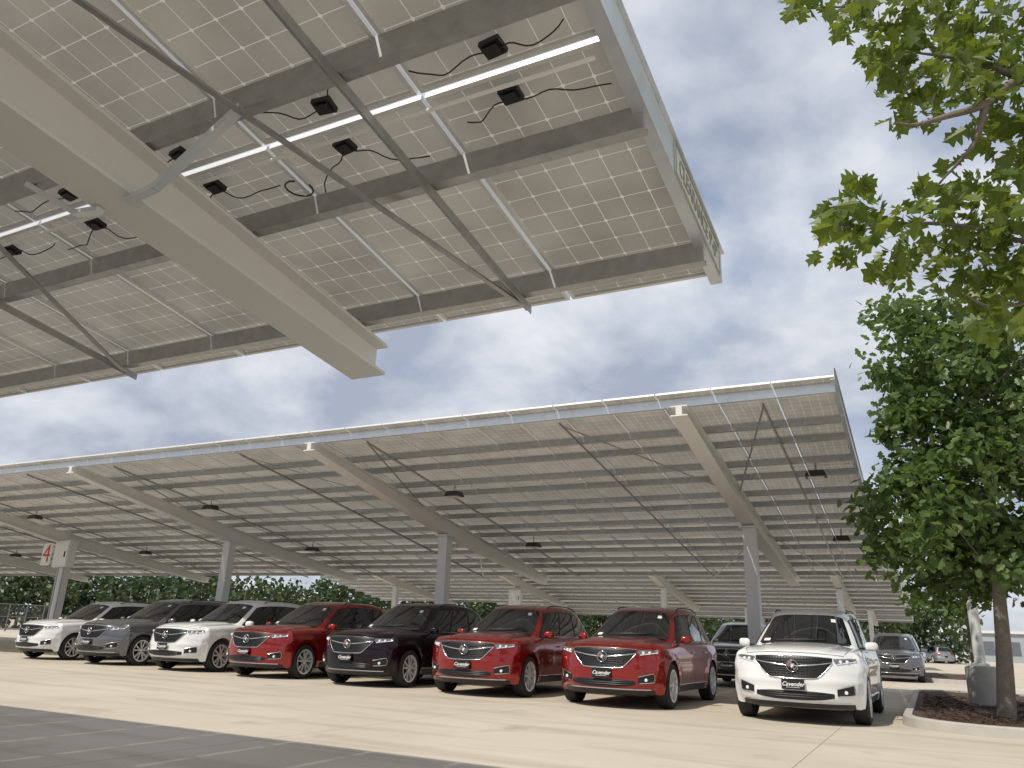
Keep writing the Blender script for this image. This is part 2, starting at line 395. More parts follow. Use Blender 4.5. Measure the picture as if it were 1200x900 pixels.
cabinet(-28.32+.3,18.44,3.35,1.0,'white electrical cabinet fixed high on a canopy column at far left','4')
cabinet(-20.0,39.5,3.1,.9,'small white electrical cabinet on a column behind the dark car')

# ---------------------------------------------------------------- cars
YF,YR,WB,RA,ZW=-.97,4.22,3.07,.43,.375
ZC=[(-.97,.985),(-.92,1.025),(-.84,1.052),(-.7,1.078),(-.3,1.125),(.1,1.155),(.5,1.172),(.9,1.12),(2.5,1.11),(3.6,1.12),(4.05,1.12),(4.22,1.04)]
ZS=[(-.97,.95),(-.9,.985),(-.7,1.02),(0,1.075),(.6,1.10),(2,1.11),(3.5,1.15),(4.0,1.12),(4.22,1.02)]
WT=[(-.97,.90),(-.6,.95),(-.3,.978),(0,.985),(.8,.972),(2,.975),(3.07,.99),(3.8,.955),(4.22,.90)]
SP=[(0,.94),(.12,.965),(.3,.985),(.5,.992),(.62,.99),(.70,1.0),(.76,.998),(.86,.978),(.95,.955),(1,.92)]
FZ=[(.2,.13),(.27,.09),(.34,.02),(.42,.0),(.47,.012),(.56,.012),(.62,.0),(.68,.025),(.78,.04),(.9,.055),(.96,.075),(1.0,.11)]
RZ=[(.2,.06),(.35,0),(.6,0),(.72,.05),(.9,.06),(1.1,.12)]
def zb(y):
    for yc in (0,WB):
        d=y-yc
        if abs(d)<=RA+1e-6: return ZW+math.sqrt(max(0,RA*RA-d*d))*.98
    return .25 if -.6<y<3.7 else .235
def zt(y,a):
    aa=abs(a); z=lerp(interp(ZC,y),interp(ZS,y),aa**2.5)-.02*(clamp((aa-.8)/.2))**2
    hd=clamp((y+.97)/.25)*clamp((.75-y)/.3)
    e=lerp(.50,.66,clamp((y+.9)/1.3))
    return z+hd*(.018*clamp((e+.03-aa)/.06)-.010+.010*math.exp(-((aa-.93)/.05)**2))
def wid(yn,z):
    w=interp(WT,yn)*interp(SP,clamp((z-.235)/(zt(yn,1)-.235)))
    return w*(1-.05*clamp((-.5-yn)/.4)*clamp((.62-z)/.3))
def pos(a,yn,c):
    aa=abs(a); z=lerp(zb(yn),zt(yn,a),c)
    w=wid(yn,z)
    for yc in (0,WB):
        d=math.hypot(yn-yc,z-ZW); w+=.02*math.exp(-((d-RA)/.09)**2)
    t=clamp((-.45-yn)/.52); t2=clamp((yn-3.55)/.67)
    y=yn+t*(.36*aa**3+interp(FZ,z))-t2*(.28*aa**3+interp(RZ,z))
    return (a*w,y,z)
def F(x,z,off=0):
    w=wid(YF,z); a=clamp(abs(x)/w)
    dx=.36*3*a*a/w; n=math.hypot(1,dx)
    s=1 if x>=0 else -1
    return (x+s*off*dx/n, YF+.36*a**3+interp(FZ,z)-off/n, z)
def RR(x,z,off=0):
    w=wid(YR,z); a=clamp(abs(x)/w)
    return (x,YR-.28*a**3-interp(RZ,z)+off,z)
def SD(y,z,sg,off=0):
    w=wid(y,z)
    return (sg*(w+off),y,z)
def cab(a,b,c):
    aa=abs(a)
    y=lerp(lerp(.30,4.06,b),lerp(1.28,3.74,b),c)+(1-b)**2*lerp(.24,.12,c)*aa*aa-b**3*.14*aa*aa
    ztp=interp([(0,1.675),(.12,1.735),(.4,1.775),(.75,1.75),(1,1.66)],b)-.065*aa**6
    z=lerp(1.06,ztp,c)
    wb=interp([(0,.81),(.12,.885),(.5,.9),(.85,.87),(1,.80)],b); wt=interp([(0,.60),(.15,.655),(.5,.68),(.85,.65),(1,.60)],b)
    return (a*lerp(wb,wt,c**1.2),y,z)
def K(v): return lambda u:v
def make_car():
    root=empty('parked_car',(0,0,0),'car','car')
    arch=lambda yc:[yc-RA-.003]+[yc-RA*math.cos(math.pi*k/14) for k in range(15)]+[yc+RA+.003]
    ys=[YF,-.945,-.91,-.86,-.8,-.7,-.6,-.5]+arch(0)+[.55,.75,1.0,1.3,1.6,2.0,2.3,2.55]+arch(WB)+[3.56,3.7,3.85,4.0,4.1,4.17,YR]
    A=[-1,-.975,-.95,-.92,-.88,-.82,-.76,-.70,-.66,-.62,-.58,-.54,-.5,-.46,-.36,-.2]; A=A+[0]+[-a for a in A[::-1]]
    Cs=[0,.05,.12,.18,.24,.29,.34,.40,.46,.51,.56,.62,.68,.73,.78,.83,.88,.92,.95,.975,1]
    b=MB()
    b.grid(lambda u,v:pos(u,YF,v),A,Cs); b.grid(lambda u,v:pos(u,YR,v),A,Cs)
    b.grid(lambda u,v:pos(-1,u,v),ys,Cs); b.grid(lambda u,v:pos(1,u,v),ys,Cs)
    b.grid(lambda u,v:pos(u,v,1),A,ys); b.grid(lambda u,v:pos(u,v,0),A,ys)
    body=b.build('body',PAINT['white'],root,38,True)
    b=MB()
    for s in (-1,1): b.path([(lambda p:(p[0],p[1],p[2]+.001))(pos(s*.86,lerp(-.86,.38,i/20),1)) for i in range(21)],.0045,5)
    b.path([(lambda p:(p[0],p[1]-.002,p[2]+.001))(pos(lerp(-.86,.86,i/24),-.93,1)) for i in range(25)],.0045,5)
    b.build('hood_seam',M['black'],body)
    b=MB(); B=[0,.04,.1,.18,.28,.4,.52,.64,.76,.86,.94,1]; C2_=[0,.15,.3,.5,.7,.85,.95,1]; A2=A[::2] if len(A)%2 else A
    b.grid(lambda u,v:cab(u,0,v),A2,C2_); b.grid(lambda u,v:cab(u,1,v),A2,C2_); b.grid(lambda u,v:cab(-1,u,v),B,C2_); b.grid(lambda u,v:cab(1,u,v),B,C2_); b.grid(lambda u,v:cab(u,v,1),A2,B)
    b.build('cabin',PAINT['white'],root,62,True)
    b=MB(); b.box(-.66,.66,-.62,3.9,.21,.85); b.build('underbody',M['black'],root)
    # glass
    def ws(a,c,off=.008,b_=0): x,y,z=cab(a,b_,c); s=-1 if b_==0 else 1; return (x,y+s*off*.55,z+off*.83)
    b=MB(); b.patch(ws,-.94,.94,K(.17),lambda a:.955-.02*a*a,14,6); w_=b.build('windshield',M['glass'],root,60)
    b=MB(); b.patch(lambda a,c:ws(a,c,.014),.62,.73,K(.75),K(.84),2,2); b.build('sticker',M['paper'],w_)
    b=MB(); b.patch(lambda a,c:ws(a,c,.014),-.86,-.72,K(.2),K(.27),2,2); b.build('sticker',M['paper'],w_)
    b=MB(); b.patch(lambda a,c:ws(a,c,.013),-.9,.9,K(.13),K(.19),14,2); b.build('cowl',M['black'],root,60)
    for s in (-1,1):
        b=MB(); b.path([ws(lerp(-.55,.1,i/6)*1+(.35 if s>0 else 0),.2+.05*i/6,.03) for i in range(7)],.010,6); b.build('wiper',M['black'],w_,60)
    b=MB(); b.patch(lambda a,c:ws(a,c,.008,1),-.85,.85,K(.25),K(.9),10,5); b.build('rear_window',M['glass'],root,60)
    for s in (-1,1):
        sf=lambda off:(lambda u,c:(lambda p:(p[0]+s*off,p[1],p[2]+off*.3))(cab(s,u,c)))
        b=MB(); b.patch(sf(.004),.035,.90,K(.085),lambda u:.885-.25*clamp((u-.72)/.2)**2,24,5); tr=b.build('window_trim',M['black'],root,60)
        for (u0,u1) in ((.055,.315),(.34,.60),(.63,.86)):
            b=MB(); b.patch(sf(.009),u0,u1,K(.115),lambda u:.855-.25*clamp((u-.72)/.2)**2,8,5); b.build('side_window',M['glass'],root,60)
        b=MB(); b.path([sf(.012)(lerp(.03,.9,i/20),.09) for i in range(21)],.008,6); b.build('chrome_strip',M['chrome'],root,60)
        # roof rail
        b=MB(); q=[]
        for i in range(17):
            u=lerp(.14,.9,i/16); p=cab(s*.93,u,1); h=.03 if 0<i<16 else 0; q.append((p[0],p[1],p[2]+h))
        b.path(q,.012,6); b.build('roof_rail',M['black'],root,60)
        # mirror
        b=MB(); c=Vector((s*1.03,.80,1.15)); vs=[]
        n1,n2=8,12
        sg=lambda v,p:math.copysign(abs(v)**p,v)
        for i in range(n1+1):
            t=math.pi*i/n1
            for j in range(n2):
                f=2*math.pi*j/n2; vx=math.sin(t)*math.cos(f); vy=math.sin(t)*math.sin(f); vz=math.cos(t)
                vs.append((c.x+sg(vx,.6)*.10,c.y+sg(vy,.8)*.06+.03*s*vx,c.z+sg(vz,.6)*.07))
        b.add(vs,[(i*n2+j,i*n2+(j+1)%n2,(i+1)*n2+(j+1)%n2,(i+1)*n2+j) for i in range(n1) for j in range(n2)])
        mi=b.build('side_mirror',PAINT['white'],root,70)
        b=MB(); b.bar((s*.87,.82,1.11),(s*1.0,.81,1.12),.07,.04); b.build('mirror_arm',M['black'],mi)
        # side details
        for y0 in (.72,1.72,2.62):
            b=MB(); b.grid(lambda u,z:SD(y0+u+(.0),z,s,.002),[0,.009],[lerp(.32,1.06,i/8) for i in range(9)]); b.build('door_seam',M['black'],root)
        for y0 in (1.38,2.34):
            b=MB(); b.path([SD(lerp(y0,y0+.22,i/4),.93,s,.02+.012*math.sin(math.pi*i/4)) for i in range(5)],.014,6); b.build('door_handle',M['chrome'],root,60)
        b=MB(); b.patch(lambda y,z:SD(y,z,s,.004),.44,2.63,K(.252),K(.36),16,3); b.build('sill_cladding',M['black'],root,60)
        b=MB(); b.path([SD(lerp(.46,2.6,i/16),.375,s,.008) for i in range(17)],.009,6); b.build('sill_strip',M['chrome'],root,60)
        # wheels
        for yc in (0,WB):
            b=MB(); b.lathe([(-.1,.02),(-.1,.22),(.02,.22),(.02,.02)],(0,0,0),24); wh=b.build('wheel',M['black'],root,40)
            wh.location=(s*.86,yc,ZW); wh.rotation_euler=(0,0,0 if s>0 else math.pi)
            b=MB(); b.lathe([(-.12,.25),(-.128,.32),(-.105,.368),(-.05,.375),(.05,.375),(.105,.368),(.128,.32),(.12,.255)],(0,0,0),40); b.build('tyre',M['rubber'],wh,50)
            b=MB(); b.lathe([(.10,.262),(.124,.270),(.126,.246),(.10,.236),(-.05,.23),(-.05,.25)],(0,0,0),40)
            b.lathe([(.05,.0),(.05,.06),(.105,.05),(.112,.03),(.112,.0)],(0,0,0),20)
            for k in range(10):
                t=2*math.pi*(k//2)/5+(.13 if k%2 else -.13)+.3; t2=2*math.pi*(k//2)/5+(.26 if k%2 else -.26)+.3
                b.bar((.098,.045*math.cos(t),.045*math.sin(t)),(.112,.25*math.cos(t2),.25*math.sin(t2)),.036,.03,(1,0,0))
            b.build('rim',M['rim'],wh,40)
    # grille
    gt=lambda x:.976-.02*(x/.56)**2
    def gb(x):
        ax=abs(x); return .645+.015*(ax/.34)**2 if ax<.34 else lerp(.66,.885,((ax-.34)/.22)**1.2)
    b=MB(); b.patch(lambda x,z:F(x,z,.006),-.56,.56,gb,gt,40,6)
    b.cm=1
    for i in range(8):
        zz=.69+.034*i; hw=.55
        while hw>.1 and gb(hw)>zz-.005: hw-=.01
        b.path([F(lerp(-hw,hw,j/16),zz,.010) for j in range(17)],.005,5)
    for i in range(-12,13):
        x=i*.042; b.path([F(x,lerp(gb(x),gt(x),j/5),.009) for j in range(6)],.004,4)
    gr=b.build('grille',[M['grille'],M['slat']],root,50)
    b=MB(); q=[F(lerp(-.56,.56,i/40),gb(lerp(-.56,.56,i/40)),.010) for i in range(41)]; b.path(q,[.006+.006*(1-abs(i-20)/20) for i in range(41)],8)
    b.path([F(lerp(-.56,.56,i/30),gt(lerp(-.56,.56,i/30)),.008) for i in range(31)],.0035,6); b.build('grille_surround',M['chrome'],gr,60)
    b=MB()
    for s in (-1,1): b.path([F(s*lerp(.07,.56,i/12),.828+.065*(i/12)**1.5,.012) for i in range(13)],[.013-.007*i/12 for i in range(13)],6)
    b.build('grille_wing',M['chrome'],gr,60)
    b=MB(); c=Vector(F(0,.825,.03)); b.path([c+Vector((.085*math.cos(t),-.005,.085*math.sin(t))) for t in [2*math.pi*i/24 for i in range(24)]],.007,6,True)
    em=b.build('emblem',M['chrome'],gr,60)
    for k,mm in ((-1,'tail'),(0,'paper'),(1,'slat')):
        b=MB(); o=Vector((k*.038,-.012,-k*.023)); b.cm=0
        sh=[(-.025,.038),(.025,.038),(.025,-.005),(.0,-.04),(-.025,-.005)]
        vs=[c+o+Vector((x+.35*z,0,z)) for x,z in sh]+[c+o+Vector((x+.35*z,-.01,z)) for x,z in sh]
        b.add(vs,[(0,1,2,3,4),(9,8,7,6,5)]+[(i,(i+1)%5,5+(i+1)%5,5+i) for i in range(5)])
        b.cm=1; s2=[(x*.62,z*.62) for x,z in sh]; b.add([c+o+Vector((x+.35*z,-.0115,z)) for x,z in s2],[(0,1,2,3,4)])
        b.build('shield',[M['chrome'],M[mm]],em)
    # headlights
    for s in (-1,1):
        top=lambda x:.945+.014*(abs(x)-.56)/.3; bot=lambda x:.850+.055*((abs(x)-.56)/.3)
        b=MB(); b.patch(lambda x,z:F(s*x,z,.007),.575,.875,lambda x:bot(x) if x>.62 else lerp(.92,bot(.62),(x-.575)/.045),top,18,6); hl=b.build('headlight',M['lampd'],root,60)
        for x in (.665,.75):
            b=MB(); p=F(s*x,.906,.012); b.lathe([(-.012,0.001),(-.010,.021),(0,.027),(.02,.027)],p,14,'y',False); b.build('projector',M['lampw'],hl,40)
        b=MB(); b.patch(lambda x,z:F(s*x,z,.011),.62,.870,lambda x:bot(max(x,.62))+.002,lambda x:bot(max(x,.62))+.016,14,1); b.build('daylight_strip',M['lampw'],hl,60)
        # fog recess
        b=MB(); b.patch(lambda x,z:F(s*x,z,.006),.60,.82,lambda x:.42+.02*(x-.6)/.23,lambda x:.52+.06*(x-.6)/.23,10,4); fg=b.build('fog_recess',M['grille'],root,60)
        b=MB(); q=[F(s*x,z,.012) for x,z in [(.60,.52),(.66,.537),(.72,.555),(.78,.57),(.82,.58),(.83,.53),(.825,.47),(.82,.44),(.77,.432),(.70,.425),(.62,.42)]]; b.path(q,.007,6); b.build('fog_surround',M['chrome'],fg,60)
        b=MB(); p=F(s*.71,.475,.012); b.lathe([(-.012,.001),(-.010,.024),(0,.028),(.02,.028)],p,14,'y',False); b.build('fog_lamp',M['lampw'],fg,40)
        b=MB(); b.patch(lambda x,z:RR(s*x,z,.012),.50,.84,lambda x:.86,lambda x:.99,10,3); b.build('tail_light',M['tail'],root,60)
    b=MB(); b.patch(lambda x,z:F(x,z,.006),-.56,.56,lambda x:.345+.04*(abs(x)/.53)**3,lambda x:.475-.02*(abs(x)/.53)**3,24,4)
    b.cm=1
    for zz in (.39,.42,.45): b.path([F(lerp(-.47,.47,j/16),zz,.010) for j in range(17)],.006,5)
    b.build('lower_grille',[M['grille'],M['slat']],root,50)
    b=MB(); b.path([F(lerp(-.76,.76,j/30),.318,.006) for j in range(31)],.009,6); b.build('skid_strip',M['chrome'],root,60)
    b=MB(); b.patch(lambda x,z:F(x,z,.005),-.81,.81,K(.237),K(.305),30,2); b.build('lower_valance',M['black'],root,60)
    # plate
    p=F(0,.59,.035); b=MB(); b.cm=1; b.box(-.165,.165,p[1]-.012,p[1],.49,.635); b.cm=0; b.box(-.157,.157,p[1]-.016,p[1]-.0125,.498,.627)
    pl=b.build('dealer_plate',[M['black'],M['slat']],root)
    tm=text_mesh('Cavender',.082,.001,.35,.0015); tm.materials.append(M['paper'])
    o=D.objects.new('lettering',tm); COL.objects.link(o); o.parent=pl; o.location=(0,p[1]-.019,.565); o.rotation_euler=(R(90),0,0)
    b=MB(); b.box(-.1,.1,p[1]-.018,p[1]-.0165,.518,.523); b.build('underline',M['paper'],pl)
    b=MB(); b.box(-.16,.16,YR-.04,YR+.012,.62,.77); b.build('rear_plate',M['black'],root)
    for ch in list(root.children):
        if ch.name.split('.')[0] in ('body','cabin','side_mirror'): ch.material_slots[0].link='OBJECT'; ch.material_slots[0].material=PAINT['white']
    return root
PROTO=make_car(); used=[False]
def car(x,y,color,label,group=None,rot=0,sc=(1,.95,1)):
    o=copy_tree(PROTO) if used[0] else PROTO; used[0]=True
    o.location=(x,y,0); o.rotation_euler=(0,0,rot); o.scale=sc; o['label']=label; o['category']='car'
    if group: o['group']=group
    elif 'group' in o: del o['group']
    for ch in o.children:
        if ch.name.split('.')[0] in ('body','cabin','side_mirror'):
            ch.material_slots[0].link='OBJECT'; ch.material_slots[0].material=PAINT[color]
    return o
G1='cars parked in the row under the long canopy'
row=[('white','white SUV at the right end of the row, beside the planting bed',-1.89),
 ('red','bright red SUV next to the white one at the right end of the row',-5.02),
 ('red','red SUV parked immediately right of the black SUV',-7.86),
 ('black','black SUV parked between two red ones',-10.70),
 ('red','red SUV between the black one and a white one, left half of the row',-13.65),
 ('white','white SUV parked between a grey one and a red one',-16.45),
 ('grey','dark grey SUV parked second from the left end of the row',-19.45),
 ('white','small white SUV at the far left end of the row',-22.4)]
for k,(c,l,x) in enumerate(row):
    car(x,14.0+.12*k,c,l,G1,R(random.uniform(-1.2,1.2)),(1,.95,1) if k<7 else (.95,.88,.94))
car(-4.9,23.2,'silver','grey SUV half hidden behind, between the end white and red SUVs',None,0)
car(-1.25,34.6,'grey','grey SUV far behind, parked right of the white SUV under the next canopy')
for k,(px,c) in enumerate(((1072,'white'),(1092,'silver'),(1108,'blue'),(1124,'white'))):
    q=P(px,771,85+k*4); car(q.x,q.y,c,['tiny white car leftmost of the far parked cars at right','tiny silver car among the far parked cars at right','tiny dark blue car among the far parked cars at right','tiny white car rightmost of the far parked cars at right'][k],'far parked cars at right',R(random.choice((20,200))))

# ---------------------------------------------------------------- planting beds
def rrect(x0,x1,y0,y1,r,n=8):
    q=[]
    for cx,cy,a0 in ((x1-r,y1-r,0),(x0+r,y1-r,90),(x0+r,y0+r,180),(x1-r,y0+r,270)):
        for i in range(n+1): t=R(a0+90*i/n); q.append((cx+r*math.cos(t),cy+r*math.sin(t)))
    return q
def bed(x0,x1,y0,y1,label):
    prof=[(0,0),(.02,.13),(.04,.15),(.15,.15),(.16,.06)]; mb=MB(); loops=[]
    r=min(1.3,(x1-x0)/2-.02)
    L=[rrect(x0+o,x1-o,y0+o,y1-o,r-o) for o,_ in prof]; n=len(L[0]); vs=[]
    for l,(o,z) in zip(L,prof): vs+=[(a,b,z) for a,b in l]
    mb.add(vs,[(i*n+j,i*n+(j+1)%n,(i+1)*n+(j+1)%n,(i+1)*n+j) for i in range(len(prof)-1) for j in range(n)])
    struct(mb.build('kerb',M['kerb'],None,35))
    mb=MB(); l=rrect(x0+.14,x1-.14,y0+.14,y1-.14,r-.14); cx,cy=(x0+x1)/2,(y0+y1)/2; rings=12; vs=[]
    for k in range(rings):
        s=1-k/rings
        for a,b in l: vs.append((cx+(a-cx)*s,cy+(b-cy)*s,.10+.07*(1-s)+random.uniform(0,.035)))
    n=len(l); mb.add(vs,[(i*n+j,i*n+(j+1)%n,(i+1)*n+(j+1)%n,(i+1)*n+j) for i in range(rings-1) for j in range(n)]+[tuple((rings-1)*n+j for j in range(n))])
    struct(mb.build('planting_bed',M['mulch']))
bed(-.52,2.7,13.5,25.2,'a'); bed(-.52,2.7,35.0,46,'b')
mb=MB()
for i in range(1500):
    x=random.uniform(-.2,2.4); y=random.uniform(13.9,21); t=random.uniform(0,6.3); l=random.uniform(.03,.09); z=random.uniform(.12,.2)
    d=Vector((math.cos(t),math.sin(t),random.uniform(-.3,.3)))*l; p=Vector((x,y,z)); mb.bar(p-d,p+d,random.uniform(.012,.03),.008)
o=mb.build('mulch_chips',M['mulch']); o['kind']='stuff'; tag(o,'loose dark bark mulch in the planting bed by the tree','mulch')
# light pole in the bed
lpz=empty('light_pole',(.84,18.35,.1),'silver light pole on a round concrete base behind the tree trunk','light pole')
mb=MB(); mb.lathe([(0,.28),(.74,.28),(.78,.25),(.78,.001)],(0,0,0),24,'z',False); mb.build('concrete_base',M['conc'],lpz,40)
mb=MB(); mb.path([(0,0,.80),(0,0,6.0)],[.10,.07],12); mb.lathe([(.78,.16),(.82,.16),(.84,.10)],(0,0,0),12,'z',False); mb.build('pole',M['boxw'],lpz,40)
mb=MB(); mb.bar((0,0,5.95),(.0,-.7,6.05),.08,.06); mb.box(-.16,.16,-1.2,-.65,6.0,6.1); mb.build('lamp_head',M['lampbox'],lpz)

# ---------------------------------------------------------------- trees
HALF=[(.0,.0),(.1,.03),(.17,.22),(.22,.30),(.30,.12),(.42,.40),(.50,.46),(.56,.2),(.70,.34),(.76,.36),(.82,.15),(1.0,.0)]
SIMP=[(.0,.0),(.22,.24),(.32,.18),(.55,.36),(.68,.2),(.82,.24),(1.,0)]
CLMP=[(0,0),(.3,.45),(.6,.4),(1,0)]
def add_leaf(mb,c,size,shape,upb=.6,droop=.2):
    n=Vector((random.gauss(0,1),random.gauss(0,1),random.gauss(0,1)+upb*1.6)).normalized()
    d=n.orthogonal().normalized(); d=(Matrix.Rotation(random.uniform(0,6.283),3,n)@d); d=(d-Vector((0,0,droop))).normalized()
    s=n.cross(d).normalized(); n=d.cross(s)
    k=len(shape); fold=random.uniform(.1,.45); curl=random.uniform(-.1,.25); vs=[]
    for t,w in shape: vs.append(c+d*size*t+s*size*w+n*size*(w*fold-curl*t*t))
    for t,w in shape[1:-1][::-1]: vs.append(c+d*size*t-s*size*w+n*size*(w*fold-curl*t*t))
    m=len(vs); mb.add(vs,[tuple(range(k)),(0,)+tuple(range(k-1,m))])
def limb(mb,pts,r0,r1,n=8):
    q=[]; pts=[Vector(p) for p in pts]
    for i in range(len(pts)-1):
        for j in range(5):
            s=j/5; tx=interp([(a,p.x) for a,p in enumerate(pts)],i+s),interp([(a,p.y) for a,p in enumerate(pts)],i+s),interp([(a,p.z) for a,p in enumerate(pts)],i+s); q.append(Vector(tx))
    q.append(pts[-1]); m=len(q)-1
    mb.path(q,[lerp(r0,r1,i/m) for i in range(m+1)],n)
# near tree overhanging at upper right
tn=empty('overhanging_tree',(4.2,6.2,0),'near tree whose lobed leaves hang in from the upper right corner','tree')
off=Vector((4.2,6.2,0))
tr=MB(); limb(tr,[(0,0,0),(.05,.0,1.5),(.0,.05,3.0),(-.1,.0,4.6),(-.2,-.1,6.5)],.2,.07,12)
br=[[ (1330,60,5.2),(1200,92,4.9),(1155,122,4.75),(1110,136,4.7),(1075,146,4.65),(1050,144,4.65)],[(1330,0,5.4),(1220,-30,5.2),(1100,-15,5.0),(1010,5,4.8),(950,10,4.7)],
    [(1340,300,5.4),(1230,290,5.2),(1130,265,5.0),(1040,262,4.9),(980,268,4.8)],[(1330,340,5.3),(1230,350,5.2),(1165,360,5.0),(1130,345,4.95)],[(1200,92,4.9),(1130,70,4.9),(1060,60,4.9)],[(1155,122,4.75),(1140,170,4.8),(1100,215,5.0)]]
for i,b in enumerate(br):
    pts=[P(*q)-off for q in b]
    if i in (0,1,2,3): pts=[Vector((-.1,0,pts[0].z-.3+.0*i))]+pts
    limb(tr,pts,.055 if i in(0,) else .03,.006,7)
tr.build('trunk',M['bark'],tn,60)
lf=MB()
CLN=[(935,3,20),(985,16,30),(1020,10,36),(1060,25,34),(1100,15,40),(1140,30,40),(1180,40,44),(1030,60,22),(1045,95,24),(1080,95,28),(1060,55,30),(1060,135,18),(1125,75,36),(1165,85,42),(1195,110,42),(1145,158,18),(1190,165,34),(1100,128,18),
 (985,245,24),(1008,218,18),(975,287,18),(1030,260,32),(1062,300,28),(1085,235,28),(1122,212,30),(1150,250,40),(1190,230,42),(1130,290,36),(1180,300,44),(1038,320,14),(1122,335,26),(1170,340,34),(1192,380,16),(1150,372,14),(1195,325,36),
 (1250,60,60),(1250,200,60),(1260,300,50),(1320,120,80),(1330,260,70),(1150,-50,60),(1040,-50,50),(1240,-60,70)]
for (a,b,r) in CLN:
    Y=5.0+random.uniform(-.35,.45)
    n=int(9+r*r*.024)
    for k in range(n):
        t=random.uniform(0,6.283); rr=r*math.sqrt(random.random())*1.05
        p=P(a+rr*math.cos(t),b+rr*math.sin(t)*.85,Y+random.gauss(0,.2))-off
        add_leaf(lf,p,random.uniform(.11,.195),HALF,.45,.5)
for k in range(1000):
    t=random.uniform(0,6.283); ph=random.uniform(-.5,1.3); rr=2.1*random.random()**.4
    p=Vector((1.0+rr*math.cos(t)*math.cos(ph),-.3+rr*math.sin(t)*math.cos(ph)*.8,6.8+rr*math.sin(ph)*1.1)); add_leaf(lf,p,random.uniform(.12,.2),HALF)
lf.build('crown',M['leafn'],tn)
# oak in the planting bed
def oak(base,label,cl,Ys,n_mul,size,trunk_r=.14,top=6.2,lean=0):
    t_=empty('oak_tree',base,label,'tree'); off=Vector(base); tr=MB(); h=top/6.2
    limb(tr,[(0,0,0),(.01+lean*.9,.01,.9*h),(-.01+lean*1.9,.0,1.9*h),(lean*2.8,.03,3.2*h),(-.02+lean*3,.05,4.6*h),(lean*2.8,.05,6.2*h)],trunk_r,.03,12)
    for k in range(14):
        a=random.uniform(0,6.283); z=random.uniform(2.0,5.2)*h; l=random.uniform(.9,1.5); x0=lean*min(z,2.8)
        limb(tr,[(x0,0,z),(x0+l*.5*math.cos(a),l*.5*math.sin(a),z+.35),(x0+l*math.cos(a),l*math.sin(a),z+.75)],.03,.008,6)
    tr.build('trunk',M['bark'],t_,60); lf=MB()
    for (a,b,r) in cl:
        Y=Ys+random.uniform(-1.1,1.1)
        for sub in range(max(4,int(r/4.0))):
            th=random.uniform(0,6.283); q=r*math.sqrt(random.random()); c=P(a+q*math.cos(th),b+q*math.sin(th),Y+random.gauss(0,.45))-off; sr=random.uniform(.13,.26)
            for k in range(int(n_mul)):
                add_leaf(lf,c+Vector((random.gauss(0,sr),random.gauss(0,sr),random.gauss(0,sr*.75))),random.uniform(.7,1.35)*size,SIMP,.7,.3)
    lf.build('crown',M['leafm'],t_); return t_
CLO=[(1070,378,26),(1050,372,14),(1105,382,32),(1150,398,45),(1190,425,50),(1058,430,28),(1100,440,45),(1150,460,55),(1195,480,60),(1080,470,34),(1120,510,50),(1072,510,34),(1085,560,38),(1048,575,28),(1028,606,20),(1090,600,48),(1150,560,60),(1195,600,60),(1140,620,55),(1058,640,28),(1100,655,38),(1150,660,40),(1190,655,40),(1120,560,50),(1170,520,55),(1175,640,45),(1250,450,60),(1260,560,70),(1250,640,60),(1300,520,70)]
oak((.95,15.2,.12),'leafy oak in the planting bed beside the end white SUV',CLO,13.3,50,.160,.14,6.2,.085)
CLO2=[(1085,690,22),(1115,688,26),(1100,715,14),(1125,712,14),(1095,655,30),(1140,645,36),(1178,680,18),(1110,620,40),(1170,640,36)]
oak((1.0,24.0,.12),'smaller oak further back in the same planting bed, behind the light pole',CLO2,21.5,28,.20,.13,4.6)

def far_tree(x,y,h,w,label,group):
    t_=empty('far_tree',(x,y,0),label,'tree',group); tr=MB(); limb(tr,[(0,0,0),(.1,0,h*.3),(0,.1,h*.7)],.18,.06,8); tr.build('trunk',M['bark'],t_,60); lf=MB()
    blobs=[(random.gauss(0,w*.32),random.gauss(0,w*.3),random.uniform(h*.12,h*.85),random.uniform(w*.18,w*.32)) for k in range(17)]
    for (a,b,c,r) in blobs:
        for k in range(75):
            v=Vector((random.gauss(0,1),random.gauss(0,1),random.gauss(0,.8))).normalized()*r*random.random()**.4
            q=Vector((a,b,c))+v; q.z=max(q.z,.3)
            add_leaf(lf,q,random.uniform(.3,.6),CLMP,.5,.1)
    lf.build('crown',M['leaff'],t_)
for px in (-60,-20,15,45,75,105,135,165,190,220,250,280,310,340,370,400,440,480,530,580,630,660,690,730,770,810,850,890,930,970,1010,1060,1095):
    Y=random.uniform(80,98); q=P(px,745,Y); far_tree(q.x,q.y,random.uniform(5.6,7.8),random.uniform(5.8,7.5),'distant green tree in the line beyond the car park','distant trees beyond the car park')
# fence at far left
q0=P(-60,742,62); q1=P(66,742,66); fe=empty('chain_fence',(q0.x,q0.y,0),'grey metal fence at the far left beyond the parked cars','fence'); dv=Vector((q1.x-q0.x,q1.y-q0.y,0))
for k in range(7):
    mb=MB(); p=dv*k/6; mb.path([p,p+Vector((0,0,2.1))],.05,8); mb.build('post',M['fence'],fe,60)
for z in (.15,1.1,2.05):
    mb=MB(); mb.path([Vector((0,0,z)),dv+Vector((0,0,z))],.03,6); mb.build('rail',M['fence'],fe,60)
mb=MB()
for k in range(90):
    p=dv*k/90; mb.path([p+Vector((0,0,.1)),p+Vector((0,0,2.05))],.010,4)
mb.build('mesh_panel',M['fence'],fe)
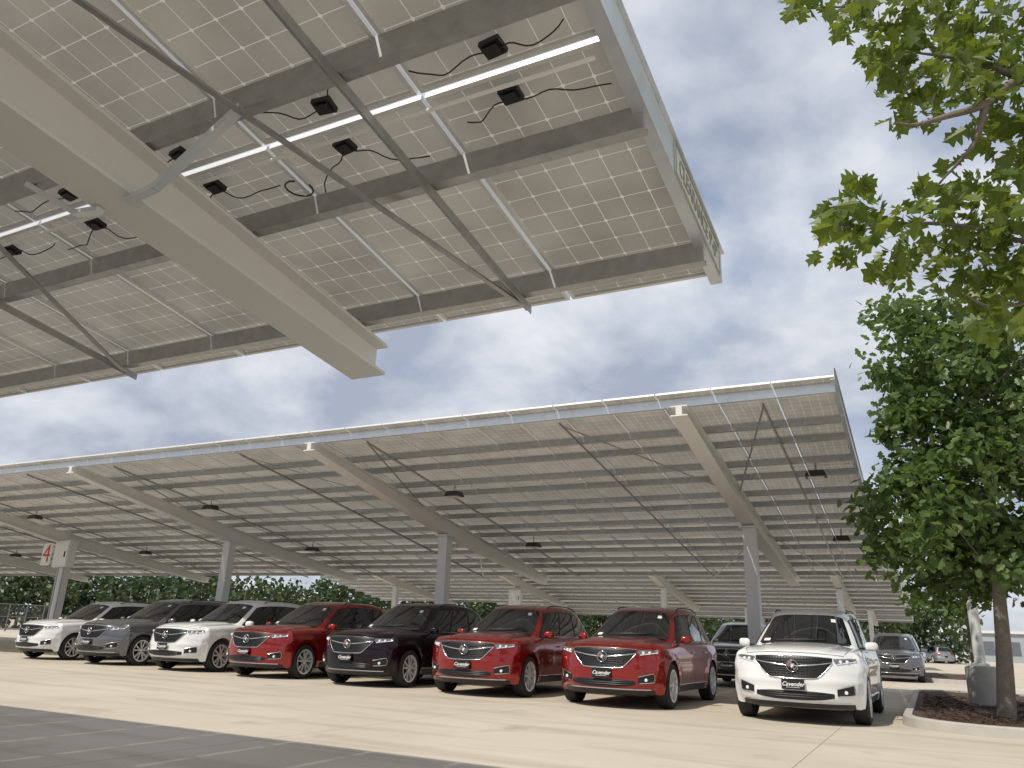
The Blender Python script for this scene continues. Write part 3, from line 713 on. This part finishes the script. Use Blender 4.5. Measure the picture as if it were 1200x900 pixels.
# low building far right
q=P(1085,765,130); bl=empty('low_building',(q.x,q.y,0),'low pale blue building far off at the right, beyond the parked cars','building')
mb=MB(); mb.box(-14,14,0,10,0,4.2); mb.build('wall',M['wall'],bl); mb=MB(); mb.box(-14.4,14.4,-.4,10.4,4.21,4.6); mb.build('roof',M['boxw'],bl)
for k in range(8):
    mb=MB(); mb.box(-13+3.4*k,-10.8+3.4*k,-.06,-.005,1.0,3.0); mb.build('window',M['winb'],bl)

# ---------------------------------------------------------------- light
sd=Vector((.28,.72,-1)).normalized(); s=D.lights.new('sun','SUN'); s.energy=3.6; s.angle=R(1.0); s.color=(1,.93,.82)
so=D.objects.new('sun',s); COL.objects.link(so); so.rotation_euler=sd.to_track_quat('-Z','Y').to_euler(); so.location=(0,0,30)
W=D.worlds.new('World'); SC.world=W; W.use_nodes=True; t=W.node_tree; t.nodes.clear()
out=nd(t,'ShaderNodeOutputWorld'); sk=nd(t,'ShaderNodeTexSky',sky_type='NISHITA'); sk.sun_disc=False
sk.sun_elevation=math.asin(-sd.z); sk.sun_rotation=math.atan2(-sd.x,-sd.y)
bg=nd(t,'ShaderNodeBackground'); bg.inputs[1].default_value=.14; t.links.new(sk.outputs[0],bg.inputs[0])
tc=nd(t,'ShaderNodeTexCoord'); sp=nd(t,'ShaderNodeSeparateXYZ'); t.links.new(tc.outputs['Generated'],sp.inputs[0])
def mt(op,a,b):
    n=nd(t,'ShaderNodeMath',operation=op)
    for i,v in enumerate((a,b)):
        if isinstance(v,(int,float)): n.inputs[i].default_value=v
        else: t.links.new(v,n.inputs[i])
    return n.outputs[0]
zz=mt('ADD',mt('MAXIMUM',sp.outputs[2],0.),.42); cb=nd(t,'ShaderNodeCombineXYZ'); t.links.new(mt('DIVIDE',sp.outputs[0],zz),cb.inputs[0]); t.links.new(mt('DIVIDE',sp.outputs[1],zz),cb.inputs[1])
def wn(sc,det,ro,off):
    mp=nd(t,'ShaderNodeMapping'); mp.inputs['Location'].default_value=off; t.links.new(cb.outputs[0],mp.inputs[0])
    n=nd(t,'ShaderNodeTexNoise'); n.inputs['Scale'].default_value=sc; n.inputs['Detail'].default_value=det; n.inputs['Roughness'].default_value=ro; n.inputs['Distortion'].default_value=.15; t.links.new(mp.outputs[0],n.inputs['Vector']); return n.outputs['Fac']
cov=nd(t,'ShaderNodeMapRange',interpolation_type='SMOOTHSTEP'); t.links.new(wn(2.2,8,.54,(3.1,1.7,0)),cov.inputs[0]); cov.inputs['From Min'].default_value=.18; cov.inputs['From Max'].default_value=.50
rp=nd(t,'ShaderNodeValToRGB'); t.links.new(wn(3.6,10,.55,(7.7,2.2,0)),rp.inputs[0])
e=rp.color_ramp.elements; e[0].position=.37; e[0].color=(.40,.45,.56,1); e[1].position=.66; e[1].color=(.82,.85,.90,1)
bc=nd(t,'ShaderNodeBackground'); bc.inputs[1].default_value=1.0; t.links.new(rp.outputs[0],bc.inputs[0])
ms=nd(t,'ShaderNodeMixShader'); t.links.new(cov.outputs[0],ms.inputs[0]); t.links.new(bg.outputs[0],ms.inputs[1]); t.links.new(bc.outputs[0],ms.inputs[2]); t.links.new(ms.outputs[0],out.inputs[0])
SC.view_settings.view_transform='Standard'; SC.view_settings.look='None'; SC.view_settings.exposure=0
